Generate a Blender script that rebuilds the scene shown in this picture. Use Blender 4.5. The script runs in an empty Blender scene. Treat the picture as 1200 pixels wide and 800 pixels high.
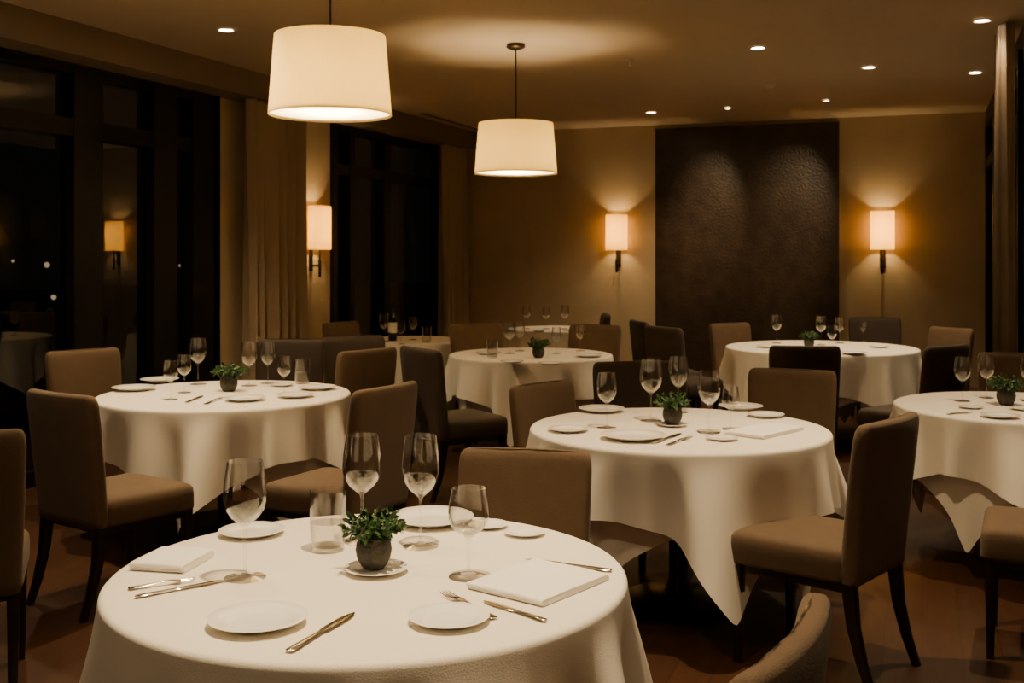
import bpy, math, random, bmesh
from mathutils import Vector, Matrix
random.seed(7)
F=1300.0; HC=1.49; YAW=math.radians(20.3); S=math.sin(YAW); C=math.cos(YAW); HZ=300.0
CEIL=3.0; TZ=0.753
def W(px,d,z=0.0):
    t=(px-600)/F
    return Vector((d*(-S+C*t), d*(C+S*t), z))
def T(px,py,z=TZ):
    d=(HC-z)*F/(py-HZ)
    return W(px,d,z)
def LD(lat,dep,z=0.0):
    return Vector((-S*dep+C*lat, C*dep+S*lat, z))

# ---------------- materials ----------------
def newmat(name):
    m=bpy.data.materials.new(name); m.use_nodes=True
    nt=m.node_tree; b=nt.nodes.get('Principled BSDF'); return m,nt,b
def N(nt,t,**k):
    n=nt.nodes.new(t)
    for a,v in k.items():
        if a in n.inputs: n.inputs[a].default_value=v
        else: setattr(n,a,v)
    return n
def mat(name,col,rough=.5,metal=0,bump=0,bscale=50,var=0,vscale=5,sheen=0,spec=.5):
    m,nt,b=newmat(name)
    b.inputs['Base Color'].default_value=(*col,1); b.inputs['Roughness'].default_value=rough
    b.inputs['Metallic'].default_value=metal; b.inputs['Specular IOR Level'].default_value=spec
    if sheen: b.inputs['Sheen Weight'].default_value=sheen
    tc=N(nt,'ShaderNodeTexCoord')
    if var:
        nz=N(nt,'ShaderNodeTexNoise'); nz.inputs['Scale'].default_value=vscale; nz.inputs['Detail'].default_value=5
        nt.links.new(tc.outputs['Object'],nz.inputs['Vector'])
        cr=N(nt,'ShaderNodeValToRGB')
        cr.color_ramp.elements[0].position=.3; cr.color_ramp.elements[1].position=.7
        cr.color_ramp.elements[0].color=(*[c*(1-var) for c in col],1); cr.color_ramp.elements[1].color=(*[min(1,c*(1+var)) for c in col],1)
        nt.links.new(nz.outputs['Fac'],cr.inputs['Fac']); nt.links.new(cr.outputs['Color'],b.inputs['Base Color'])
    if bump:
        n2=N(nt,'ShaderNodeTexNoise'); n2.inputs['Scale'].default_value=bscale; n2.inputs['Detail'].default_value=3
        nt.links.new(tc.outputs['Object'],n2.inputs['Vector'])
        bp=N(nt,'ShaderNodeBump'); bp.inputs['Strength'].default_value=bump; bp.inputs['Distance'].default_value=.01
        nt.links.new(n2.outputs['Fac'],bp.inputs['Height']); nt.links.new(bp.outputs['Normal'],b.inputs['Normal'])
    return m
M={}
M['wall']=mat('wall_plaster',(.48,.375,.235),.85,bump=.25,bscale=60,var=.05,vscale=3)
M['ceil']=mat('ceiling_paint',(.50,.40,.285),.9,var=.03,vscale=2)
M['soffit']=mat('soffit_shaded',(.17,.13,.09),.9)  # darker than the ceiling paint: shade put into the soffit colour
M['frame']=mat('window_frame_dark',(.0025,.0022,.002),.45,spec=.25)
M['ground']=mat('exterior_paving',(.015,.013,.012),.7,var=.3,vscale=2)
M['cloth']=mat('white_linen',(.86,.81,.72),.85,bump=.12,bscale=350,sheen=.1)
M['plate']=mat('white_porcelain',(.90,.88,.83),.13)
M['napkin']=mat('napkin_linen',(.92,.89,.84),.9,bump=.2,bscale=400)
M['steel']=mat('cutlery_steel',(.75,.71,.64),.16,metal=1)
M['fabA']=mat('chair_fabric_tan',(.108,.064,.030),.78,bump=.25,bscale=300,var=.08,vscale=12,sheen=.12)
M['fabB']=mat('chair_fabric_shaded',(.032,.018,.010),.72,bump=.25,bscale=300,var=.08,vscale=12,sheen=.06)  # darkened chair fabric
M['darkwood']=mat('dark_wood',(.009,.005,.0035),.35,var=.2,vscale=20)
M['bronze']=mat('dark_bronze',(.05,.032,.018),.35,metal=.8)
M['curtain']=mat('curtain_fabric',(.40,.31,.20),.9,bump=.2,bscale=200)
M['curtain2']=mat('curtain_fabric_brown',(.16,.115,.07),.9,bump=.2,bscale=200)
M['pot']=mat('stone_pot',(.05,.044,.035),.7,bump=.5,bscale=90,var=.4,vscale=45)
M['soil']=mat('soil',(.02,.012,.008),.95)
M['leaf']=mat('leaf_green',(.022,.062,.014),.5,var=.5,vscale=60)
M['leaf2']=mat('leaf_green_light',(.048,.108,.022),.5,var=.4,vscale=60)
M['trim']=mat('trim_paint',(.28,.21,.135),.7)
M['white']=mat('fixture_white',(.6,.55,.45),.5)
M['dgrille']=mat('grille_dark',(.02,.016,.012),.6)
M['bottle']=mat('bottle_glass_dark',(.006,.008,.004),.06)
def thin(name,f0,tint,pw=4.0,rough=0.0):
    m,nt,b=newmat(name); nt.nodes.remove(b)
    out=nt.nodes['Material Output']
    tr=N(nt,'ShaderNodeBsdfTransparent'); tr.inputs[0].default_value=(*tint,1)
    gl=N(nt,'ShaderNodeBsdfGlossy'); gl.inputs['Roughness'].default_value=rough
    lw=N(nt,'ShaderNodeLayerWeight'); lw.inputs['Blend'].default_value=.5
    p=N(nt,'ShaderNodeMath',operation='POWER'); p.inputs[1].default_value=pw
    a=N(nt,'ShaderNodeMath',operation='MULTIPLY_ADD'); a.inputs[1].default_value=1-f0; a.inputs[2].default_value=f0
    mx=N(nt,'ShaderNodeMixShader')
    nt.links.new(lw.outputs['Facing'],p.inputs[0]); nt.links.new(p.outputs[0],a.inputs[0])
    nt.links.new(a.outputs[0],mx.inputs[0]); nt.links.new(tr.outputs[0],mx.inputs[1]); nt.links.new(gl.outputs[0],mx.inputs[2])
    nt.links.new(mx.outputs[0],out.inputs['Surface']); return m
M['glass']=thin('wine_glass_crystal',.055,(.99,.99,.985),2.1,.03)
M['water']=thin('water',.04,(.97,.96,.94),3)
M['glasswin']=thin('window_glass',.11,(.35,.36,.35),4.0)
def emis(name,col,st):
    m,nt,b=newmat(name); b.inputs['Base Color'].default_value=(*col,1)
    b.inputs['Emission Color'].default_value=(*col,1); b.inputs['Emission Strength'].default_value=st; return m
M['lamp']=emis('downlight_lens',(1,.80,.54),70)
M['city']=emis('street_light_glow',(1,.72,.42),1.1)
def shade(name,col,tcol,mix):
    m,nt,b=newmat(name); nt.nodes.remove(b); out=nt.nodes['Material Output']
    tc=N(nt,'ShaderNodeTexCoord'); nz=N(nt,'ShaderNodeTexNoise'); nz.inputs['Scale'].default_value=90
    mp=N(nt,'ShaderNodeMapping'); mp.inputs['Scale'].default_value=(1,1,.15)
    nt.links.new(tc.outputs['Object'],mp.inputs[0]); nt.links.new(mp.outputs[0],nz.inputs['Vector'])
    cr=N(nt,'ShaderNodeValToRGB'); cr.color_ramp.elements[0].color=(*[c*.9 for c in tcol],1); cr.color_ramp.elements[1].color=(*tcol,1)
    nt.links.new(nz.outputs['Fac'],cr.inputs['Fac'])
    d=N(nt,'ShaderNodeBsdfDiffuse'); d.inputs[0].default_value=(*col,1)
    t=N(nt,'ShaderNodeBsdfTranslucent'); nt.links.new(cr.outputs[0],t.inputs[0])
    mx=N(nt,'ShaderNodeMixShader'); mx.inputs[0].default_value=mix
    nt.links.new(d.outputs[0],mx.inputs[1]); nt.links.new(t.outputs[0],mx.inputs[2]); nt.links.new(mx.outputs[0],out.inputs['Surface']); return m
M['shade']=shade('lampshade_linen',(.62,.53,.36),(.94,.80,.42),.66)
M['shade2']=shade('sconce_shade_parchment',(.7,.58,.34),(.97,.78,.32),.68)
M['diff']=shade('pendant_diffuser',(.85,.8,.68),(.97,.92,.74),.88)
def floor_mat():
    m,nt,b=newmat('floor_wood')
    tc=N(nt,'ShaderNodeTexCoord'); br=N(nt,'ShaderNodeTexBrick'); mp=N(nt,'ShaderNodeMapping'); mp.inputs['Rotation'].default_value=(0,0,math.pi/2)
    nt.links.new(tc.outputs['Object'],mp.inputs[0]); nt.links.new(mp.outputs[0],br.inputs['Vector'])
    br.inputs['Scale'].default_value=1; br.inputs['Brick Width'].default_value=1.6; br.inputs['Row Height'].default_value=.14
    br.inputs['Mortar Size'].default_value=.0015
    br.inputs['Color1'].default_value=(.062,.024,.009,1); br.inputs['Color2'].default_value=(.078,.030,.011,1); br.inputs['Mortar'].default_value=(.026,.011,.005,1)
    nz=N(nt,'ShaderNodeTexNoise'); nz.inputs['Scale'].default_value=6; nz.inputs['Detail'].default_value=6
    m2=N(nt,'ShaderNodeMapping'); m2.inputs['Scale'].default_value=(8,.8,1); nt.links.new(tc.outputs['Object'],m2.inputs[0]); nt.links.new(m2.outputs[0],nz.inputs['Vector'])
    mx=N(nt,'ShaderNodeMixRGB',blend_type='MULTIPLY'); mx.inputs[0].default_value=.6
    nt.links.new(br.outputs['Color'],mx.inputs[1]); nt.links.new(nz.outputs['Fac'],mx.inputs[2])
    nt.links.new(mx.outputs[0],b.inputs['Base Color'])
    b.inputs['Roughness'].default_value=.42; b.inputs['Specular IOR Level'].default_value=.4; return m
M['floor']=floor_mat()
def panel_mat():
    m,nt,b=newmat('feature_panel_leather')
    tc=N(nt,'ShaderNodeTexCoord'); nz=N(nt,'ShaderNodeTexNoise'); nz.inputs['Scale'].default_value=7; nz.inputs['Detail'].default_value=8
    nt.links.new(tc.outputs['Object'],nz.inputs['Vector'])
    cr=N(nt,'ShaderNodeValToRGB'); cr.color_ramp.elements[0].position=.3; cr.color_ramp.elements[1].position=.75
    cr.color_ramp.elements[0].color=(.020,.011,.006,1); cr.color_ramp.elements[1].color=(.045,.026,.014,1)
    nt.links.new(nz.outputs['Fac'],cr.inputs[0]); nt.links.new(cr.outputs[0],b.inputs['Base Color'])
    w=N(nt,'ShaderNodeTexNoise'); w.inputs['Scale'].default_value=45
    nt.links.new(tc.outputs['Object'],w.inputs['Vector'])
    bp=N(nt,'ShaderNodeBump'); bp.inputs['Strength'].default_value=.45; bp.inputs['Distance'].default_value=.01
    nt.links.new(w.outputs['Fac'],bp.inputs['Height']); nt.links.new(bp.outputs['Normal'],b.inputs['Normal'])
    b.inputs['Roughness'].default_value=.40; return m
M['panel']=panel_mat()

# ---------------- mesh builder ----------------
class MB:
    def __init__(s): s.v=[]; s.f=[]; s.m=[]; s.mats=[]
    def mi(s,k):
        if k not in s.mats: s.mats.append(k)
        return s.mats.index(k)
    def face(s,idx,k): s.f.append(tuple(idx)); s.m.append(s.mi(k))
    def loft(s,rings,k,cap0=True,cap1=True,loop=True):
        b=len(s.v); n=len(rings[0])
        for r in rings: s.v.extend([tuple(p) for p in r])
        for i in range(len(rings)-1):
            for j in range(n if loop else n-1):
                a=b+i*n+j; c=b+i*n+(j+1)%n
                s.face((a,c,c+n,a+n),k)
        for flag,i,rev in ((cap0,0,True),(cap1,len(rings)-1,False)):
            if flag:
                cen=sum((Vector(p) for p in rings[i]),Vector())/n
                ci=len(s.v); s.v.append(tuple(cen))
                for j in range(n):
                    a=b+i*n+j; c=b+i*n+(j+1)%n
                    s.face((ci,c,a) if rev else (ci,a,c),k)
    def box(s,lo,hi,k):
        b=len(s.v)
        for z in (lo[2],hi[2]):
            for x,y in ((lo[0],lo[1]),(hi[0],lo[1]),(hi[0],hi[1]),(lo[0],hi[1])): s.v.append((x,y,z))
        for f in ((3,2,1,0),(4,5,6,7),(0,1,5,4),(1,2,6,5),(2,3,7,6),(3,0,4,7)): s.face([b+i for i in f],k)
    def lathe(s,prof,k,n=32,o=(0,0,0)):
        ids=[]
        for r,z in prof:
            if r<1e-6:
                ids.append([len(s.v)]); s.v.append((o[0],o[1],o[2]+z))
            else:
                ids.append(list(range(len(s.v),len(s.v)+n)))
                for j in range(n):
                    a=2*math.pi*j/n; s.v.append((o[0]+r*math.cos(a),o[1]+r*math.sin(a),o[2]+z))
        for A,B in zip(ids,ids[1:]):
            for j in range(n):
                j2=(j+1)%n
                if len(A)==1 and len(B)==1: break
                if len(A)==1: s.face((A[0],B[j2],B[j]),k)
                elif len(B)==1: s.face((A[j],A[j2],B[0]),k)
                else: s.face((A[j],A[j2],B[j2],B[j]),k)
    def mesh(s,name,smooth=40):
        me=bpy.data.meshes.new(name); me.from_pydata(s.v,[],s.f)
        for k in s.mats: me.materials.append(M[k])
        for p,i in zip(me.polygons,s.m): p.material_index=i
        me.update()
        bm=bmesh.new(); bm.from_mesh(me); bmesh.ops.recalc_face_normals(bm,faces=bm.faces[:]); bm.to_mesh(me); bm.free()
        if smooth:
            me.shade_smooth(); me.set_sharp_from_angle(angle=math.radians(smooth))
        return me
def obj(name,me,loc=(0,0,0),rz=0,sc=(1,1,1),parent=None):
    o=bpy.data.objects.new(name,me); bpy.context.scene.collection.objects.link(o)
    o.location=loc; o.rotation_euler=(0,0,rz); o.scale=sc
    if parent: o.parent=parent
    return o
def empty(name,loc,rz=0):
    return obj(name,None,loc,rz)
def rrect(hx,hy,r,z=0,n=4,cx=0,cy=0):
    P=[]; r=min(r,hx*.999,hy*.999)
    for q,(sx,sy) in enumerate(((1,1),(-1,1),(-1,-1),(1,-1))):
        for i in range(n+1):
            a=math.pi/2*q+math.pi/2*i/n
            P.append(Vector((cx+sx*(hx-r)+r*math.cos(a), cy+sy*(hy-r)+r*math.sin(a), z)))
    return P

# ---------------- room ----------------
XL=-5.4; XR=.62; XR2=2.6; YB=12.6; YF=-1.6; YJ=7.6
def boxobj(name,lo,hi,k):
    mb=MB(); mb.box(lo,hi,k); return obj(name,mb.mesh(name,0))
boxobj('floor',(XL-.3,YF-.3,-.1),(XR2+.3,YB+.3,0),'floor')
boxobj('ceiling',(XL-.3,YF-.3,CEIL),(XR2+.3,YB+.3,CEIL+.1),'ceil')
boxobj('wall_back',(XL-.3,YB,0),(XR2+.3,YB+.2,CEIL),'wall')
boxobj('wall_front',(XL-.3,YF-.2,0),(XR2+.3,YF,CEIL),'wall')
mb=MB(); zt=2.8
mb.box((XL-.2,7.66,0),(XL,9.5,CEIL),'wall'); mb.box((XL-.2,12.3,0),(XL,YB,CEIL),'wall')
mb.box((XL-.2,YF,zt),(XL,7.66,CEIL),'wall'); mb.box((XL-.2,9.5,zt),(XL,12.3,CEIL),'wall')
mb.box((XL-.2,YF,0),(XL,-.8,zt),'wall')
obj('wall_left',mb.mesh('wall_left',0))
mb=MB(); mb.box((XR,YJ,0),(XR+.2,8.0,CEIL),'wall'); mb.box((XR,8.0,2.85),(XR+.2,12.1,CEIL),'frame'); mb.box((XR,12.1,0),(XR+.2,YB,CEIL),'frame')
mb.box((XR+.2,YJ,0),(XR2,YJ+.2,CEIL),'wall'); mb.box((XR2,YF,0),(XR2+.2,YJ+.2,CEIL),'wall')
obj('wall_right',mb.mesh('wall_right',0))
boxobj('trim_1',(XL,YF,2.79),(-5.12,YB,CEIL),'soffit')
def window(name,x,y0,y1,z0,z1,mull,trans,side=1,fw=.09):
    mb=MB(); xa,xb=(x-.09,x+.03) if side>0 else (x-.03,x+.09)
    xg=x-.05 if side>0 else x+.05
    b=len(mb.v)
    for y,z in ((y0,z0),(y1,z0),(y1,z1),(y0,z1)): mb.v.append((xg,y,z))
    mb.face((b,b+1,b+2,b+3),'glasswin')
    for a,b in [(y0,y0+fw),(y1-fw,y1)]+mull: mb.box((xa,a,z0),(xb,b,z1),'frame')
    for a,b in [(z0,z0+.1),(z1-.08,z1)]+trans: mb.box((xa+.005,y0,a),(xb-.005,y1,b),'frame')
    return obj(name,mb.mesh(name,0))
window('window_1',XL,-.8,7.66,0,zt,[(.9,1.1),(2.5,2.7),(4.0,4.2),(6.0,6.28),(6.83,7.1),(7.3,7.66)],[(2.3,2.42)])
window('window_2',XL,9.5,12.3,0,zt,[(9.85,9.95),(10.6,10.75)],[(2.3,2.4)])
window('window_3',XR,8.0,12.1,0,2.85,[(9.3,9.45),(10.7,10.85)],[(2.35,2.45)],side=-1)
boxobj('exterior_ground',(-40,-10,-.3),(XL-.3,60,-.12),'ground')
mb=MB(); rl=random.Random(5)
for i in range(16):
    x=-rl.uniform(14,36); y=-x*rl.uniform(.8,1.9); z=rl.choice((.5,.7,1.2,1.4,1.9,2.6))*rl.uniform(.8,1.2); r=rl.uniform(.04,.09)
    mb.lathe([(0,z-r),(r*.7,z-r*.7),(r,z),(r*.7,z+r*.7),(0,z+r)],'city',12,(x,y,0))
obj('distant_street_lights',mb.mesh('distant_street_lights'))
def curtain(name,x,y0,y1,z0,z1,amp,waves,k='curtain',fl=1):
    mb=MB(); n=waves*14; rows=[]
    for zi in range(13):
        z=z1+(z0-z1)*zi/12; row=[]
        for side in (1,-1):
            rng=range(n+1) if side==1 else range(n,-1,-1)
            for i in rng:
                u=i/n; y=y0+(y1-y0)*u
                ph=2*math.pi*waves*u+.5*math.sin(u*9+zi*.12)
                a=amp*(.75+.25*zi/12)*(1+.25*math.sin(u*23))
                row.append(Vector((x+fl*a*math.sin(ph)+side*.004, y+.012*math.sin(2*ph+zi*.1), z)))
        rows.append(row)
    mb.loft(rows,k,False,False)
    return obj(name,mb.mesh(name,80))
curtain('curtain',-5.22,7.80,8.74,.02,2.785,.09,6)
curtain('curtain.001',-5.22,11.75,12.50,.02,2.785,.085,5)
curtain('curtain.002',.50,7.68,8.12,.02,2.97,.05,5,'curtain2')
mb=MB()
x0,x1=-2.885,-.85
mb.box((x0,YB-.05,.0),(x1,YB-.002,2.955),'panel')
obj('wall_panel',mb.mesh('wall_panel',0))
boxobj('baseboard_back',(XL,YB-.018,0),(x0-.002,YB-.001,.12),'trim')
boxobj('baseboard_right',(x1+.002,YB-.018,0),(XR,YB-.001,.12),'trim')
boxobj('baseboard_left',(XL+.001,7.7,0),(XL+.018,9.48,.12),'trim')
mb=MB()
mb.box((-4.98,10.6,CEIL-.008),(-4.90,12.3,CEIL-.001),'white'); mb.box((-4.965,10.62,CEIL-.011),(-4.915,12.28,CEIL-.007),'dgrille')
obj('ceiling_vent',mb.mesh('ceiling_vent',0))

# ---------------- lights ----------------
WARM2=(1,.72,.40)
def light(kind,name,loc,power,col=WARM2,parent=None,**k):
    l=bpy.data.lights.new(name,kind); l.energy=power; l.color=col
    for a,v in k.items(): setattr(l,a,v)
    o=bpy.data.objects.new(name,l); bpy.context.scene.collection.objects.link(o); o.location=loc
    if parent: o.parent=parent
    return o
mb=MB(); mb.lathe([(.043,-.002),(.062,-.002),(.062,-.010),(.055,-.013),(.044,-.009),(.043,-.002)],'white',28)
mb.lathe([(0,-.006),(.043,-.006)],'lamp',28); DL=mb.mesh('downlight')
def downlight(p,power,ang=115,aim=None,blend=1,col=WARM2,sc=1):
    e=obj('ceiling_downlight',DL,(p[0],p[1],CEIL),0,(sc,sc,1))
    o=light('SPOT','spot',(0,0,-.03),power,col,e,spot_size=math.radians(ang),spot_blend=blend,shadow_soft_size=.035)
    if aim is not None:
        d=Vector(aim)-Vector((p[0],p[1],CEIL-.03)); o.rotation_euler=d.to_track_quat('-Z','Y').to_euler()
for px,py,pw in [(265,34,150),(489,143,150),(763,131,140),(888,55,120),(1018,78,170),(1143,84,80),(1151,23,50)]:
    downlight(T(px,py,CEIL),pw)
downlight(T(853,126,CEIL),150,ang=42,aim=(-2.28,YB-.04,2.3),sc=.6)
downlight(T(968,117,CEIL),150,ang=42,aim=(-1.38,YB-.04,2.25),sc=.6)
for p,pw,ang in [(LD(-.15,2.35),330,85),(LD(-1.0,3.3),70,100),(LD(.75,4.15),310,88),(LD(-1.45,5.2),270,88),(LD(2.3,4.9),200,88),
             (LD(-1.3,.9),60,110),(LD(1.0,1.9),60,110),(LD(-2.3,3.7),50,110),(Vector((-4.6,4.8,0)),110,125)]:  # this row: unseen downlights added to fill cloth sides and light the curtain
    downlight(p,pw,ang)
mb=MB(); mb.lathe([(0,-.035),(.03,-.035),(.05,-.02),(.055,0),(0,0)],'white',24); SD=mb.mesh('smoke_detector')
obj('smoke_detector',SD,T(901,98,CEIL))
mb=MB(); mb.lathe([(0,-.05),(.012,-.05),(.012,-.02),(.03,-.008),(.03,0),(0,0)],'white',20)
SP=mb.mesh('fire_sprinkler'); obj('fire_sprinkler',SP,T(738,70,CEIL))

def pendant(px,d,zb,h,R):
    p=W(px,d,0); e=empty('pendant_lamp',(p[0],p[1],0)); Rt=R*.9
    mb=MB()
    mb.lathe([(R,zb),(R-.001,zb+.006),(Rt,zb+h),(Rt-.004,zb+h),(R-.005,zb+.006),(R-.004,zb),(R,zb)],'shade',72)
    obj('shade',mb.mesh('pendant_shade',60),parent=e)
    mb=MB(); mb.lathe([(0,zb+.012),(R-.006,zb+.012)],'diff',72); obj('diffuser',mb.mesh('pendant_diffuser'),parent=e)
    mb=MB(); mb.lathe([(.006,zb+h*.5),(.006,CEIL-.02)],'bronze',12)
    mb.lathe([(0,CEIL-.045),(.02,CEIL-.045),(.06,CEIL-.03),(.066,CEIL-.025),(.066,CEIL-.001),(0,CEIL-.001)],'bronze',32)
    mb.lathe([(0,zb+h*.42),(.02,zb+h*.42),(.02,zb+h*.6),(0,zb+h*.6)],'bronze',16)
    for a in (0,2.09,4.19):
        ca,sa=math.cos(a),math.sin(a); z=zb+h-.01; w=.002
        mb.loft([[Vector((r*ca-w*sa,r*sa+w*ca,z-w)),Vector((r*ca+w*sa,r*sa-w*ca,z-w)),Vector((r*ca+w*sa,r*sa-w*ca,z+w)),Vector((r*ca-w*sa,r*sa+w*ca,z+w))] for r in (.004,Rt-.003)],'bronze')
    obj('stem',mb.mesh('pendant_stem'),parent=e)
    for a in (0,2.09,4.19):
        light('POINT','bulb',(.09*math.cos(a),.09*math.sin(a),zb+h*.34),16,(1,.73,.38),e,shadow_soft_size=.035)
pendant(387,5.4,2.175,.385,.298)
pendant(604.5,7.9,2.075,.36,.295)

def sconce(p,rz):
    e=empty('wall_sconce',p,rz)
    mb=MB()
    def ring(h,ins,z): return rrect(h[0]-ins,h[1]-ins,.05,z,5,0,-.10)
    H=(.122,.075)
    rings=[ring(H,0,.0),ring(H,0,.41),ring(H,.004,.41),ring(H,.004,0),ring(H,0,0)]
    mb.loft(rings,'shade2',False,False); obj('shade',mb.mesh('sconce_shade',60),parent=e)
    mb=MB()
    mb.loft([rrect(.03,.006,.005,z,3,0,-.007) for z in (-.20,.10)],'bronze')
    mb.lathe([(0,-.26),(.010,-.26),(.014,-.24),(.016,-.10),(.009,-.09),(.009,.10),(0,.10)],'bronze',16,(0,-.10,0))
    mb.loft([[Vector((x,y,z)) for x,z in ((-.008,-.16),(.008,-.16),(.008,-.14),(-.008,-.14))] for y in (-.012,-.10)],'bronze')
    obj('bracket',mb.mesh('sconce_bracket'),parent=e)
    for z in (.13,.28): light('POINT','bulb',(0,-.10,z),10,(1,.68,.31),e,shadow_soft_size=.02)
sconce((-3.33,YB-.001,1.56),0)
sconce((-.40,YB-.001,1.56),0)
sconce((XL+.001,9.13,1.55),math.pi/2)

# ---------------- chair ----------------
def chair_mesh(name,k):
    mb=MB()
    rings=[]
    for z,i in ((.365,.012),(.372,.002),(.38,0),(.44,0),(.462,.003),(.476,.012),(.484,.03),(.489,.07)):
        rr=rrect(.235-i,.225-i,.035,z,4,0,.01)
        rings.append([Vector((p.x*(1-.05*(.235-p.y)/.45),p.y,p.z)) for p in rr])
    mb.loft(rings,k)
    rings=[]
    for z,hx,hy in ((.36,.205,.026),(.368,.218,.033),(.40,.222,.036),(.50,.225,.036),(.60,.229,.035),(.70,.232,.034),(.80,.235,.032),(.86,.236,.030),(.89,.234,.028),(.908,.228,.023),(.917,.219,.016),(.921,.205,.007)):
        t=(z-.36)/.56; yc=-.225-.085*t**1.2; rr=[]
        nseg=10
        base=rrect(hx,hy,hy*.8,z,4,0,0)
        pts=[]
        for q in range(len(base)):
            a=base[q]; b=base[(q+1)%len(base)]; pts.append(a)
            if abs(a.x-b.x)>.1:
                for j in range(1,nseg): pts.append(a.lerp(b,j/nseg))
        for p in pts:
            rr.append(Vector((p.x,p.y+yc+.030*t*(p.x/.23)**2,z)))
        rings.append(rr)
    mb.loft(rings,k)
    for sx in (-1,1):
        mb.loft([rrect(.013+.008*t,.013+.008*t,.004,z,2,sx*.205,.20) for z,t in ((0,0),(.37,1))],'darkwood')
        mb.loft([rrect(.013+.008*t,.014+.010*t,.004,z,2,sx*.195,y) for z,t,y in ((0,0,-.305),(.1,.3,-.268),(.22,.6,-.238),(.37,1,-.222))],'darkwood')
    for sy in (-.205,.2):
        mb.box((-.19,sy-.01,.335),(.19,sy+.01,.368),'darkwood')
    for sx in (-.205,.195): mb.box((sx-.004,-.2,.335),(sx+.012,.2,.368),'darkwood')
    return mb.mesh(name,50)
CA=chair_mesh('dining_chair_tan','fabA'); CB=chair_mesh('dining_chair_shaded','fabB')
def chair(px,d,phi,dark=0,s=1.0):
    p=W(px,d,0); a=math.radians(-phi)+YAW
    f=Vector((-math.sin(a),math.cos(a),0)); p=p+f*.27
    obj('dining_chair',CB if dark else CA,p,a,(s,s,s))
for c in [(74,4.66,36),(98,6.75,132),(450,4.90,-62),(-62,3.6,-22),(616,3.64,190,0,.93),(634,5.38,132,0,.95),(745,5.98,172,1),(928,5.85,203,0,.97),
          (1038,3.92,-49),(910,1.70,-62,0,1.0),(494,6.9,56,1),(430,6.8,-50),(415,7.9,150,1),(400,9.6,120),(340,7.6,180,1),(558,9.3,155),
          (697,9.2,210),(708,10.9,-90,1),(750,9.8,80,1),(778,9.0,60,1),(855,9.9,150,0,.97),(943,7.3,8,1,.98),(1025,10.3,190,1),(1115,9.3,-115,0,.97),
          (1108,7.1,-38,1),(1325,4.1,-65),(1196,6.5,195)]:
    chair(*c)

# ---------------- tables ----------------
def cloth_mesh(r,a,corner,z0,seed,under=False):
    rnd=random.Random(seed); ph=[rnd.uniform(0,6.28) for _ in range(6)]
    amp=.35 if under else 1.25; fl0=0 if under else .125; flc=0 if under else .03
    n=360; mb=MB(); ringsT=[]
    def ring(fn): return [fn(2*math.pi*j/n) for j in range(n)]
    for rr in (.25,.55,.8,.93): ringsT.append(ring(lambda t: Vector((r*rr*math.cos(t),r*rr*math.sin(t),z0))))
    for q in (0,.35,.7,1.0):
        ang=q*math.pi/2; e=.014
        ringsT.append(ring(lambda t: Vector(((r-e+e*math.sin(ang))*math.cos(t),(r-e+e*math.sin(ang))*math.sin(t),z0-e+e*math.cos(ang)))))
    m=28
    def pk(x,s=1.8):
        v=.5+.5*math.cos(x); return 2*v**s-.75
    for i in range(1,m+1):
        s=i/m
        def fn(t):
            tt=t-corner-math.pi/4
            pn=50
            L=a/((abs(math.cos(tt))**pn+abs(math.sin(tt))**pn)**(1/pn))-r
            D=s*L
            cf=-math.cos(4*tt)
            w=t+.10*math.sin(2*t+ph[0])+.07*math.sin(3*t+ph[1])
            g=.7+.3*math.sin(2*t+ph[4])
            f=.13*g*pk(9*w+ph[2])+.07*math.cos(14*w+ph[3])+.03*math.cos(23*w+ph[4])
            loc=0 if under else .10*math.cos(12*tt)
            sm=1-math.exp(-(D/.10)**1.3)
            R=r+D*(fl0+flc*cf)+amp*sm*(D*.8+.035)*(f+loc*.6)
            tw=t+amp*sm*.05*math.sin(9*w+ph[5])
            return Vector((R*math.cos(tw),R*math.sin(tw),z0-.014-D*(1-.03*cf)))
        ringsT.append(ring(fn))
    mb.loft(ringsT,'cloth',True,False)
    return mb.mesh('tablecloth',85)
tid=0
def table(px,d,r,corner=None,under=None,a=None):
    global tid; tid+=1
    p=W(px,d,0); e=empty('dining_table',p,YAW)
    a=a or r+.245
    obj('tablecloth',cloth_mesh(r,a,math.radians(corner),.752,tid),parent=e)
    obj('undercloth',cloth_mesh(r-.05,a*.99,math.radians(under),.7475,tid,True),parent=e)
    mb=MB(); mb.lathe([(0,.72),(r-.11,.72),(r-.10,.725),(r-.10,.745),(0,.745)],'darkwood',64)
    mb.lathe([(0,0),(.24,0),(.24,.02),(.06,.05),(.04,.1),(.04,.66),(.12,.72),(0,.72)],'darkwood',32)
    obj('pedestal',mb.mesh('table_pedestal'),parent=e)
    return e
table(434,2.6,.6,-75,-30)
table(795,4.78,.64,-80,-42)
table(264,5.95,.665,-92,-135)
table(622,8.35,.615,-100,-50)
table(480,9.8,.5,-80,-30)
table(652,11.3,.5,-80,-30)
table(962,9.0,.76,-60,-120,a=1.03)
table(1203,5.45,.62,-100,-50)

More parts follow.
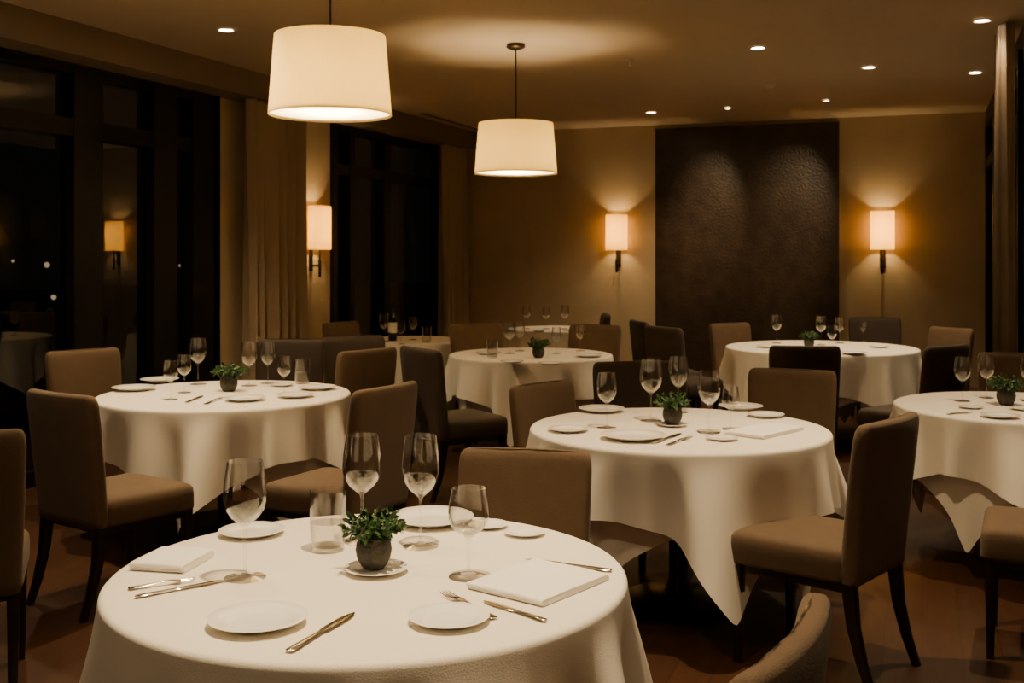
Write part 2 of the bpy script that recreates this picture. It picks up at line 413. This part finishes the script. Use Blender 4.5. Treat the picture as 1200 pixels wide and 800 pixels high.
# ---------------- tableware ----------------
def wineglass_mesh(name,wr,liq):
    mb=MB()
    P=[(0,0),(.175,0),(.178,.006),(.10,.018),(.03,.034),(.014,.06),(.012,.12),(.012,.40),(.018,.44),(.06,.475),(.115,.52),(.16,.585),(.183,.67),(.184,.72),(.176,.82),(.160,.93),(.150,1.0),(.146,1.0)]
    Q=[(.156,.93),(.172,.82),(.180,.72),(.179,.67),(.156,.588),(.112,.528),(.058,.484),(0,.468)]
    mb.lathe([(r*wr,z) for r,z in P+Q],'glass',40)
    if liq:
        top=liq
        prof=[(0,.472),(.056,.488),(.109,.532),(.152,.592)]
        prof=[p for p in prof if p[1]<top]
        rt=.152+(top-.592)*.3 if top>.592 else .13
        mb.lathe([(r*wr,z) for r,z in prof]+[(rt*wr,top),(0,top)],'water',40)
    return mb.mesh(name,50)
G1=wineglass_mesh('wine_glass_filled',1,.63); G0=wineglass_mesh('wine_glass',1,0); G2=wineglass_mesh('wine_glass_short',1,.60)
mb=MB()
mb.lathe([(0,0),(.040,0),(.042,.004),(.047,.15),(.0455,.15),(.0405,.012),(0,.010)],'glass',40)
mb.lathe([(0,.0125),(.0398,.0125),(.0425,.07),(0,.07)],'water',40)
TU=mb.mesh('tumbler')
mb=MB(); mb.lathe([(0,0),(.56,0),(.60,.03),(.96,.145),(1,.16),(1.0,.17),(.985,.178),(.70,.095),(.62,.062),(.45,.055),(0,.055)],'plate',64); PL=mb.mesh('plate',60)
def glass(px,py,h,me=None,wr=1.0,name='wine_glass'):
    me=me or G0; s=h
    return obj(name,me,T(px,py),random.random()*6,(s*wr,s*wr,s))
def tumbler(px,py,s=1): return obj('water_tumbler',TU,T(px,py),0,(s,s,s))
def plate(px,py,rx,name='plate'):
    p=T(px,py); d=(HC-TZ)*F/(py-HZ); R=rx/F*d
    return obj(name,PL,p,0,(R,R,min(R,.12)))
def plant_mesh():
    mb=MB(); rnd=random.Random(3)
    mb.lathe([(0,0),(.026,0),(.030,.004),(.040,.022),(.0435,.042),(.040,.062),(.032,.076),(.031,.082),(.0275,.082),(.028,.074),(0,.072)],'pot',36)
    mb.lathe([(0,.074),(.028,.0745)],'soil',24)
    for s in range(40):
        az=s*2.399+rnd.uniform(-.3,.3); pol=math.radians(6+72*math.sqrt((s+.5)/40)); L=rnd.uniform(.048,.066)*(1-.05*math.cos(pol))
        d=Vector((math.sin(pol)*math.cos(az),math.sin(pol)*math.sin(az),math.cos(pol)*.95)); base=Vector((.012*math.cos(az),.012*math.sin(az),.072))
        sd=d.cross(Vector((.3,.2,1))).normalized()*.0009; up=d.cross(sd).normalized()*.0009
        mb.loft([[base+d*t*L+sd,base+d*t*L+up,base+d*t*L-sd,base+d*t*L-up] for t in (0,.5,1)],'leaf')
        for j in range(9):
            t=.25+.75*j/8; o=base+d*(L*t)
            a2=j*2.4+rnd.uniform(-.4,.4)
            side=d.cross(Vector((math.cos(az+1),.3,.7))).normalized(); side2=d.cross(side).normalized()
            ld=(side*math.cos(a2)+side2*math.sin(a2)+d*rnd.uniform(.4,1.2)+Vector((0,0,.25))).normalized()
            if j==8: ld=(d+Vector((rnd.uniform(-.3,.3),rnd.uniform(-.3,.3),.2))).normalized()
            ll=rnd.uniform(.018,.028); wv=ld.cross(d+Vector((.1,.05,.2))).normalized()*ll*.30; nn=wv.cross(ld).normalized()
            b=len(mb.v)
            pts=[o,o+ld*ll*.35-wv*.9+nn*.002,o+ld*ll*.35-nn*.0015,o+ld*ll*.35+wv*.9+nn*.002,o+ld*ll*.7-wv*.75,o+ld*ll*.7-nn*.002,o+ld*ll*.7+wv*.75,o+ld*ll-nn*.006]
            mb.v.extend([tuple(q) for q in pts]); k='leaf' if rnd.random()<.6 else 'leaf2'
            for f in ((0,2,1),(0,3,2),(1,2,5,4),(2,3,6,5),(4,5,7),(5,6,7)): mb.face([b+i for i in f],k)
    return mb.mesh('potted_plant',60)
PM=plant_mesh()
def plant(px,py,s=1.0,dz=0):
    p=T(px,py); p.z+=dz; return obj('potted_plant',PM,p,random.random()*6,(s,s,s))
def ringx(y,hx,hz,zc,n=10,cx=0): return [Vector((cx+hx*math.cos(2*math.pi*i/n),y,zc+hz*math.sin(2*math.pi*i/n))) for i in range(n)]
mb=MB()
mb.loft([ringx(y,hx,hz,zc) for y,hx,hz,zc in ((0,.004,.001,.003),(.004,.0085,.0028,.003),(.03,.0085,.003,.003),(.08,.006,.0028,.003),(.10,.0055,.0025,.003),(.105,.0085,.0016,.003),(.13,.0098,.0013,.003),(.17,.0105,.0011,.0025),(.195,.008,.001,.0022),(.21,.002,.0007,.002))],'steel')
KN=mb.mesh('table_knife',60)
mb=MB()
mb.loft([ringx(y,hx,hz,zc) for y,hx,hz,zc in ((0,.005,.001,.003),(.004,.0095,.002,.003),(.03,.009,.002,.003),(.08,.0045,.002,.005),(.11,.0035,.002,.008),(.125,.006,.0016,.008),(.14,.0115,.0013,.006),(.155,.0122,.0012,.004),(.158,.0118,.001,.004))],'steel')
for cx in (-.0095,-.0032,.0032,.0095):
    mb.loft([ringx(y,hx,hz,zc,6,cx) for y,hx,hz,zc in ((.155,.002,.001,.004),(.175,.0016,.001,.0035),(.195,.0013,.0009,.005),(.203,.0005,.0004,.007))],'steel')
FK=mb.mesh('table_fork',60)
def cut(me,name,a,b,dz=.001):
    p=T(*a); q=T(*b); v=q-p; L=v.length; p.z+=dz
    sc=L/.21 if L<.3 else 1.3
    return obj(name,me,p,math.atan2(-v.x,v.y),(min(max(sc,.9),1.15),sc,1))
def knife(a,b,**k): return cut(KN,'table_knife',a,b,**k)
def fork(a,b,**k): return cut(FK,'table_fork',a,b,**k)
def napkin(c0,c1,c2,h=.018):
    # soft cloth folded in thirds: fabric layers joined by rolled folds, gently domed
    p0,p1,p2=T(*c0),T(*c1),T(*c2); u=p1-p0; w=p2-p1; cen=(p0+p2)/2; hx,hy=u.length/2,w.length/2
    mb=MB(); NX=20; th=h*.13; rows=[]
    lay=[h*.16,h*.48,h*.80]
    for ix in range(NX+1):
        x=-hx+2*hx*ix/NX; cl=[]
        e=1-abs(2*ix/NX-1)**6
        def zz(z0,yy): 
            dome=.0018*(1-(yy/hy)**2)*e
            return z0*(.86+.14*e)+dome*(z0/h)*1.6+.0006*math.sin(x*45+yy*25+z0*300)*(z0/h)
        ys=[-hy+2*hy*j/10 for j in range(11)]
        cl+=[Vector((x,yy*.985,zz(lay[0],yy))) for yy in ys]
        r=(lay[1]-lay[0])/2
        cl+=[Vector((x,hy*.985+r*math.sin(q),zz((lay[0]+lay[1])/2-r*math.cos(q),hy))) for q in [math.pi*j/6 for j in range(1,6)]]
        cl+=[Vector((x,yy*.985,zz(lay[1],yy))) for yy in reversed(ys)]
        cl+=[Vector((x,-hy*.985-r*math.sin(q),zz((lay[1]+lay[2])/2-r*math.cos(q),hy))) for q in [math.pi*j/6 for j in range(1,6)]]
        cl+=[Vector((x,yy*.97,zz(lay[2],yy))) for yy in ys]
        # thickness: offset by normals in yz
        A=[];B=[]
        for i,p in enumerate(cl):
            a=cl[max(0,i-1)]; b=cl[min(len(cl)-1,i+1)]; tg=(b-a).normalized(); nn=Vector((0,-tg.z,tg.y))
            A.append(p+nn*th); B.append(p-nn*th)
        rows.append(A+B[::-1])
    zmin=min(p.z for r_ in rows for p in r_)
    rows=[[Vector((p.x,p.y,p.z-zmin+.0004)) for p in r_] for r_ in rows]
    mb.loft(rows,'napkin',False,False)
    n=len(rows[0]); half=n//2
    for base in (0,NX*n):
        for j in range(half-1): mb.face((base+j,base+j+1,base+n-2-j,base+n-1-j),'napkin')
    return obj('folded_napkin',mb.mesh('folded_napkin',50),cen,math.atan2(u.y,u.x))

# T1
plate(295,626,38); plate(302,731,58); plate(526,728,48); plate(615,626,24,'side_plate')
plate(505,612,50); plate(572,617,24,'side_plate')
plate(441,670,37,'saucer')
plant(438,668,.98,dz=.009)
glass(287,677,.268,G1); glass(424,634,.275,G1); glass(493,640,.282,G1,.92); glass(549,676,.205,G2,1.25)
tumbler(384,644,1.0)
knife((338,765),(415,719)); fork((580,726),(518,695)); knife((640,729),(567,705))
knife((717,670),(616,656)); fork((150,691),(232,680)) ; knife((158,701),(262,681))
napkin((165,668),(228,672),(238,652),.022); napkin((560,692),(650,714),(700,677),.017)
# T2
plate(705,482,27); plate(666,505,24); plate(742,514,38); plate(846,515,19,'side_plate'); plate(897,488,22); plate(868,479,26)
plate(788,499,18,'saucer'); plant(788,498,1.0,dz=.006)
glass(711,501,.235); glass(763,493,.275); glass(795,483,.262); glass(831,507,.26); glass(856,503,.185,G2,1.1)
knife((765,520),(798,508)); fork((782,522),(811,512)); napkin((858,510),(905,516),(932,503))
# T3
plate(187,447,22); plate(157,457,25); plate(287,469,24); plate(346,465,22); plate(372,456,22); plate(330,452,14,'side_plate')
plant(268,458,1.12); glass(232,450,.265); glass(200,468,.20); glass(216,460,.205); glass(292,452,.25); glass(314,449,.235); glass(333,461,.20)
tumbler(354,449,.95); knife((218,472),(240,463)); fork((240,474),(262,466))
# T8
plate(1172,489,22); plate(1200,480,16); plate(1138,478,14,'side_plate'); plant(1179,474,1.05); glass(1128,470,.225); glass(1156,466,.22); glass(1206,470,.23)
knife((1110,486),(1140,483))
# T4
plant(631,419,1.05); glass(597,414,.235); glass(609,411,.225); glass(652,414,.2); plate(572,415,15); plate(690,418,17); plate(645,427,15); plate(600,425,14)
tumbler(577,419,.9); glass(680,411,.2)
# T5
glass(450,400,.24); glass(484,398,.2); glass(470,403,.19); plate(465,407,9); tumbler(500,401,.9)
mb=MB(); mb.lathe([(0,0),(.036,0),(.038,.006),(.038,.19),(.034,.215),(.016,.245),(.014,.30),(.016,.302),(.016,.312),(0,.312)],'bottle',28)
mb.lathe([(.0384,.07),(.0384,.16)],'napkin',28)
obj('wine_bottle',mb.mesh('wine_bottle'),T(460,399),0)
# T6
for q,h in ((617,.24),(640,.22),(662,.24)): glass(q,385,h)
plate(632,388,8); plate(668,387,9)
# T7
plant(948,407,.98); glass(910,402,.24); glass(962,404,.24); glass(984,402,.22); glass(975,411,.2); glass(1012,400,.17)
plate(900,407,14); plate(935,418,15); plate(1000,415,16); plate(1030,407,12)

# ---------------- world & camera ----------------
w=bpy.data.worlds.new('night'); w.use_nodes=True; bpy.context.scene.world=w
w.node_tree.nodes['Background'].inputs[0].default_value=(.02,.018,.014,1); w.node_tree.nodes['Background'].inputs[1].default_value=.3
cam=bpy.data.cameras.new('camera'); co=bpy.data.objects.new('camera',cam); bpy.context.scene.collection.objects.link(co)
co.location=(0,0,HC); co.rotation_euler=(math.pi/2,0,YAW); cam.sensor_width=36; cam.lens=F/1200*36; cam.shift_y=-100/1200
cam.clip_start=.05; cam.dof.use_dof=True; cam.dof.focus_distance=2.75; cam.dof.aperture_fstop=9
bpy.context.scene.camera=co
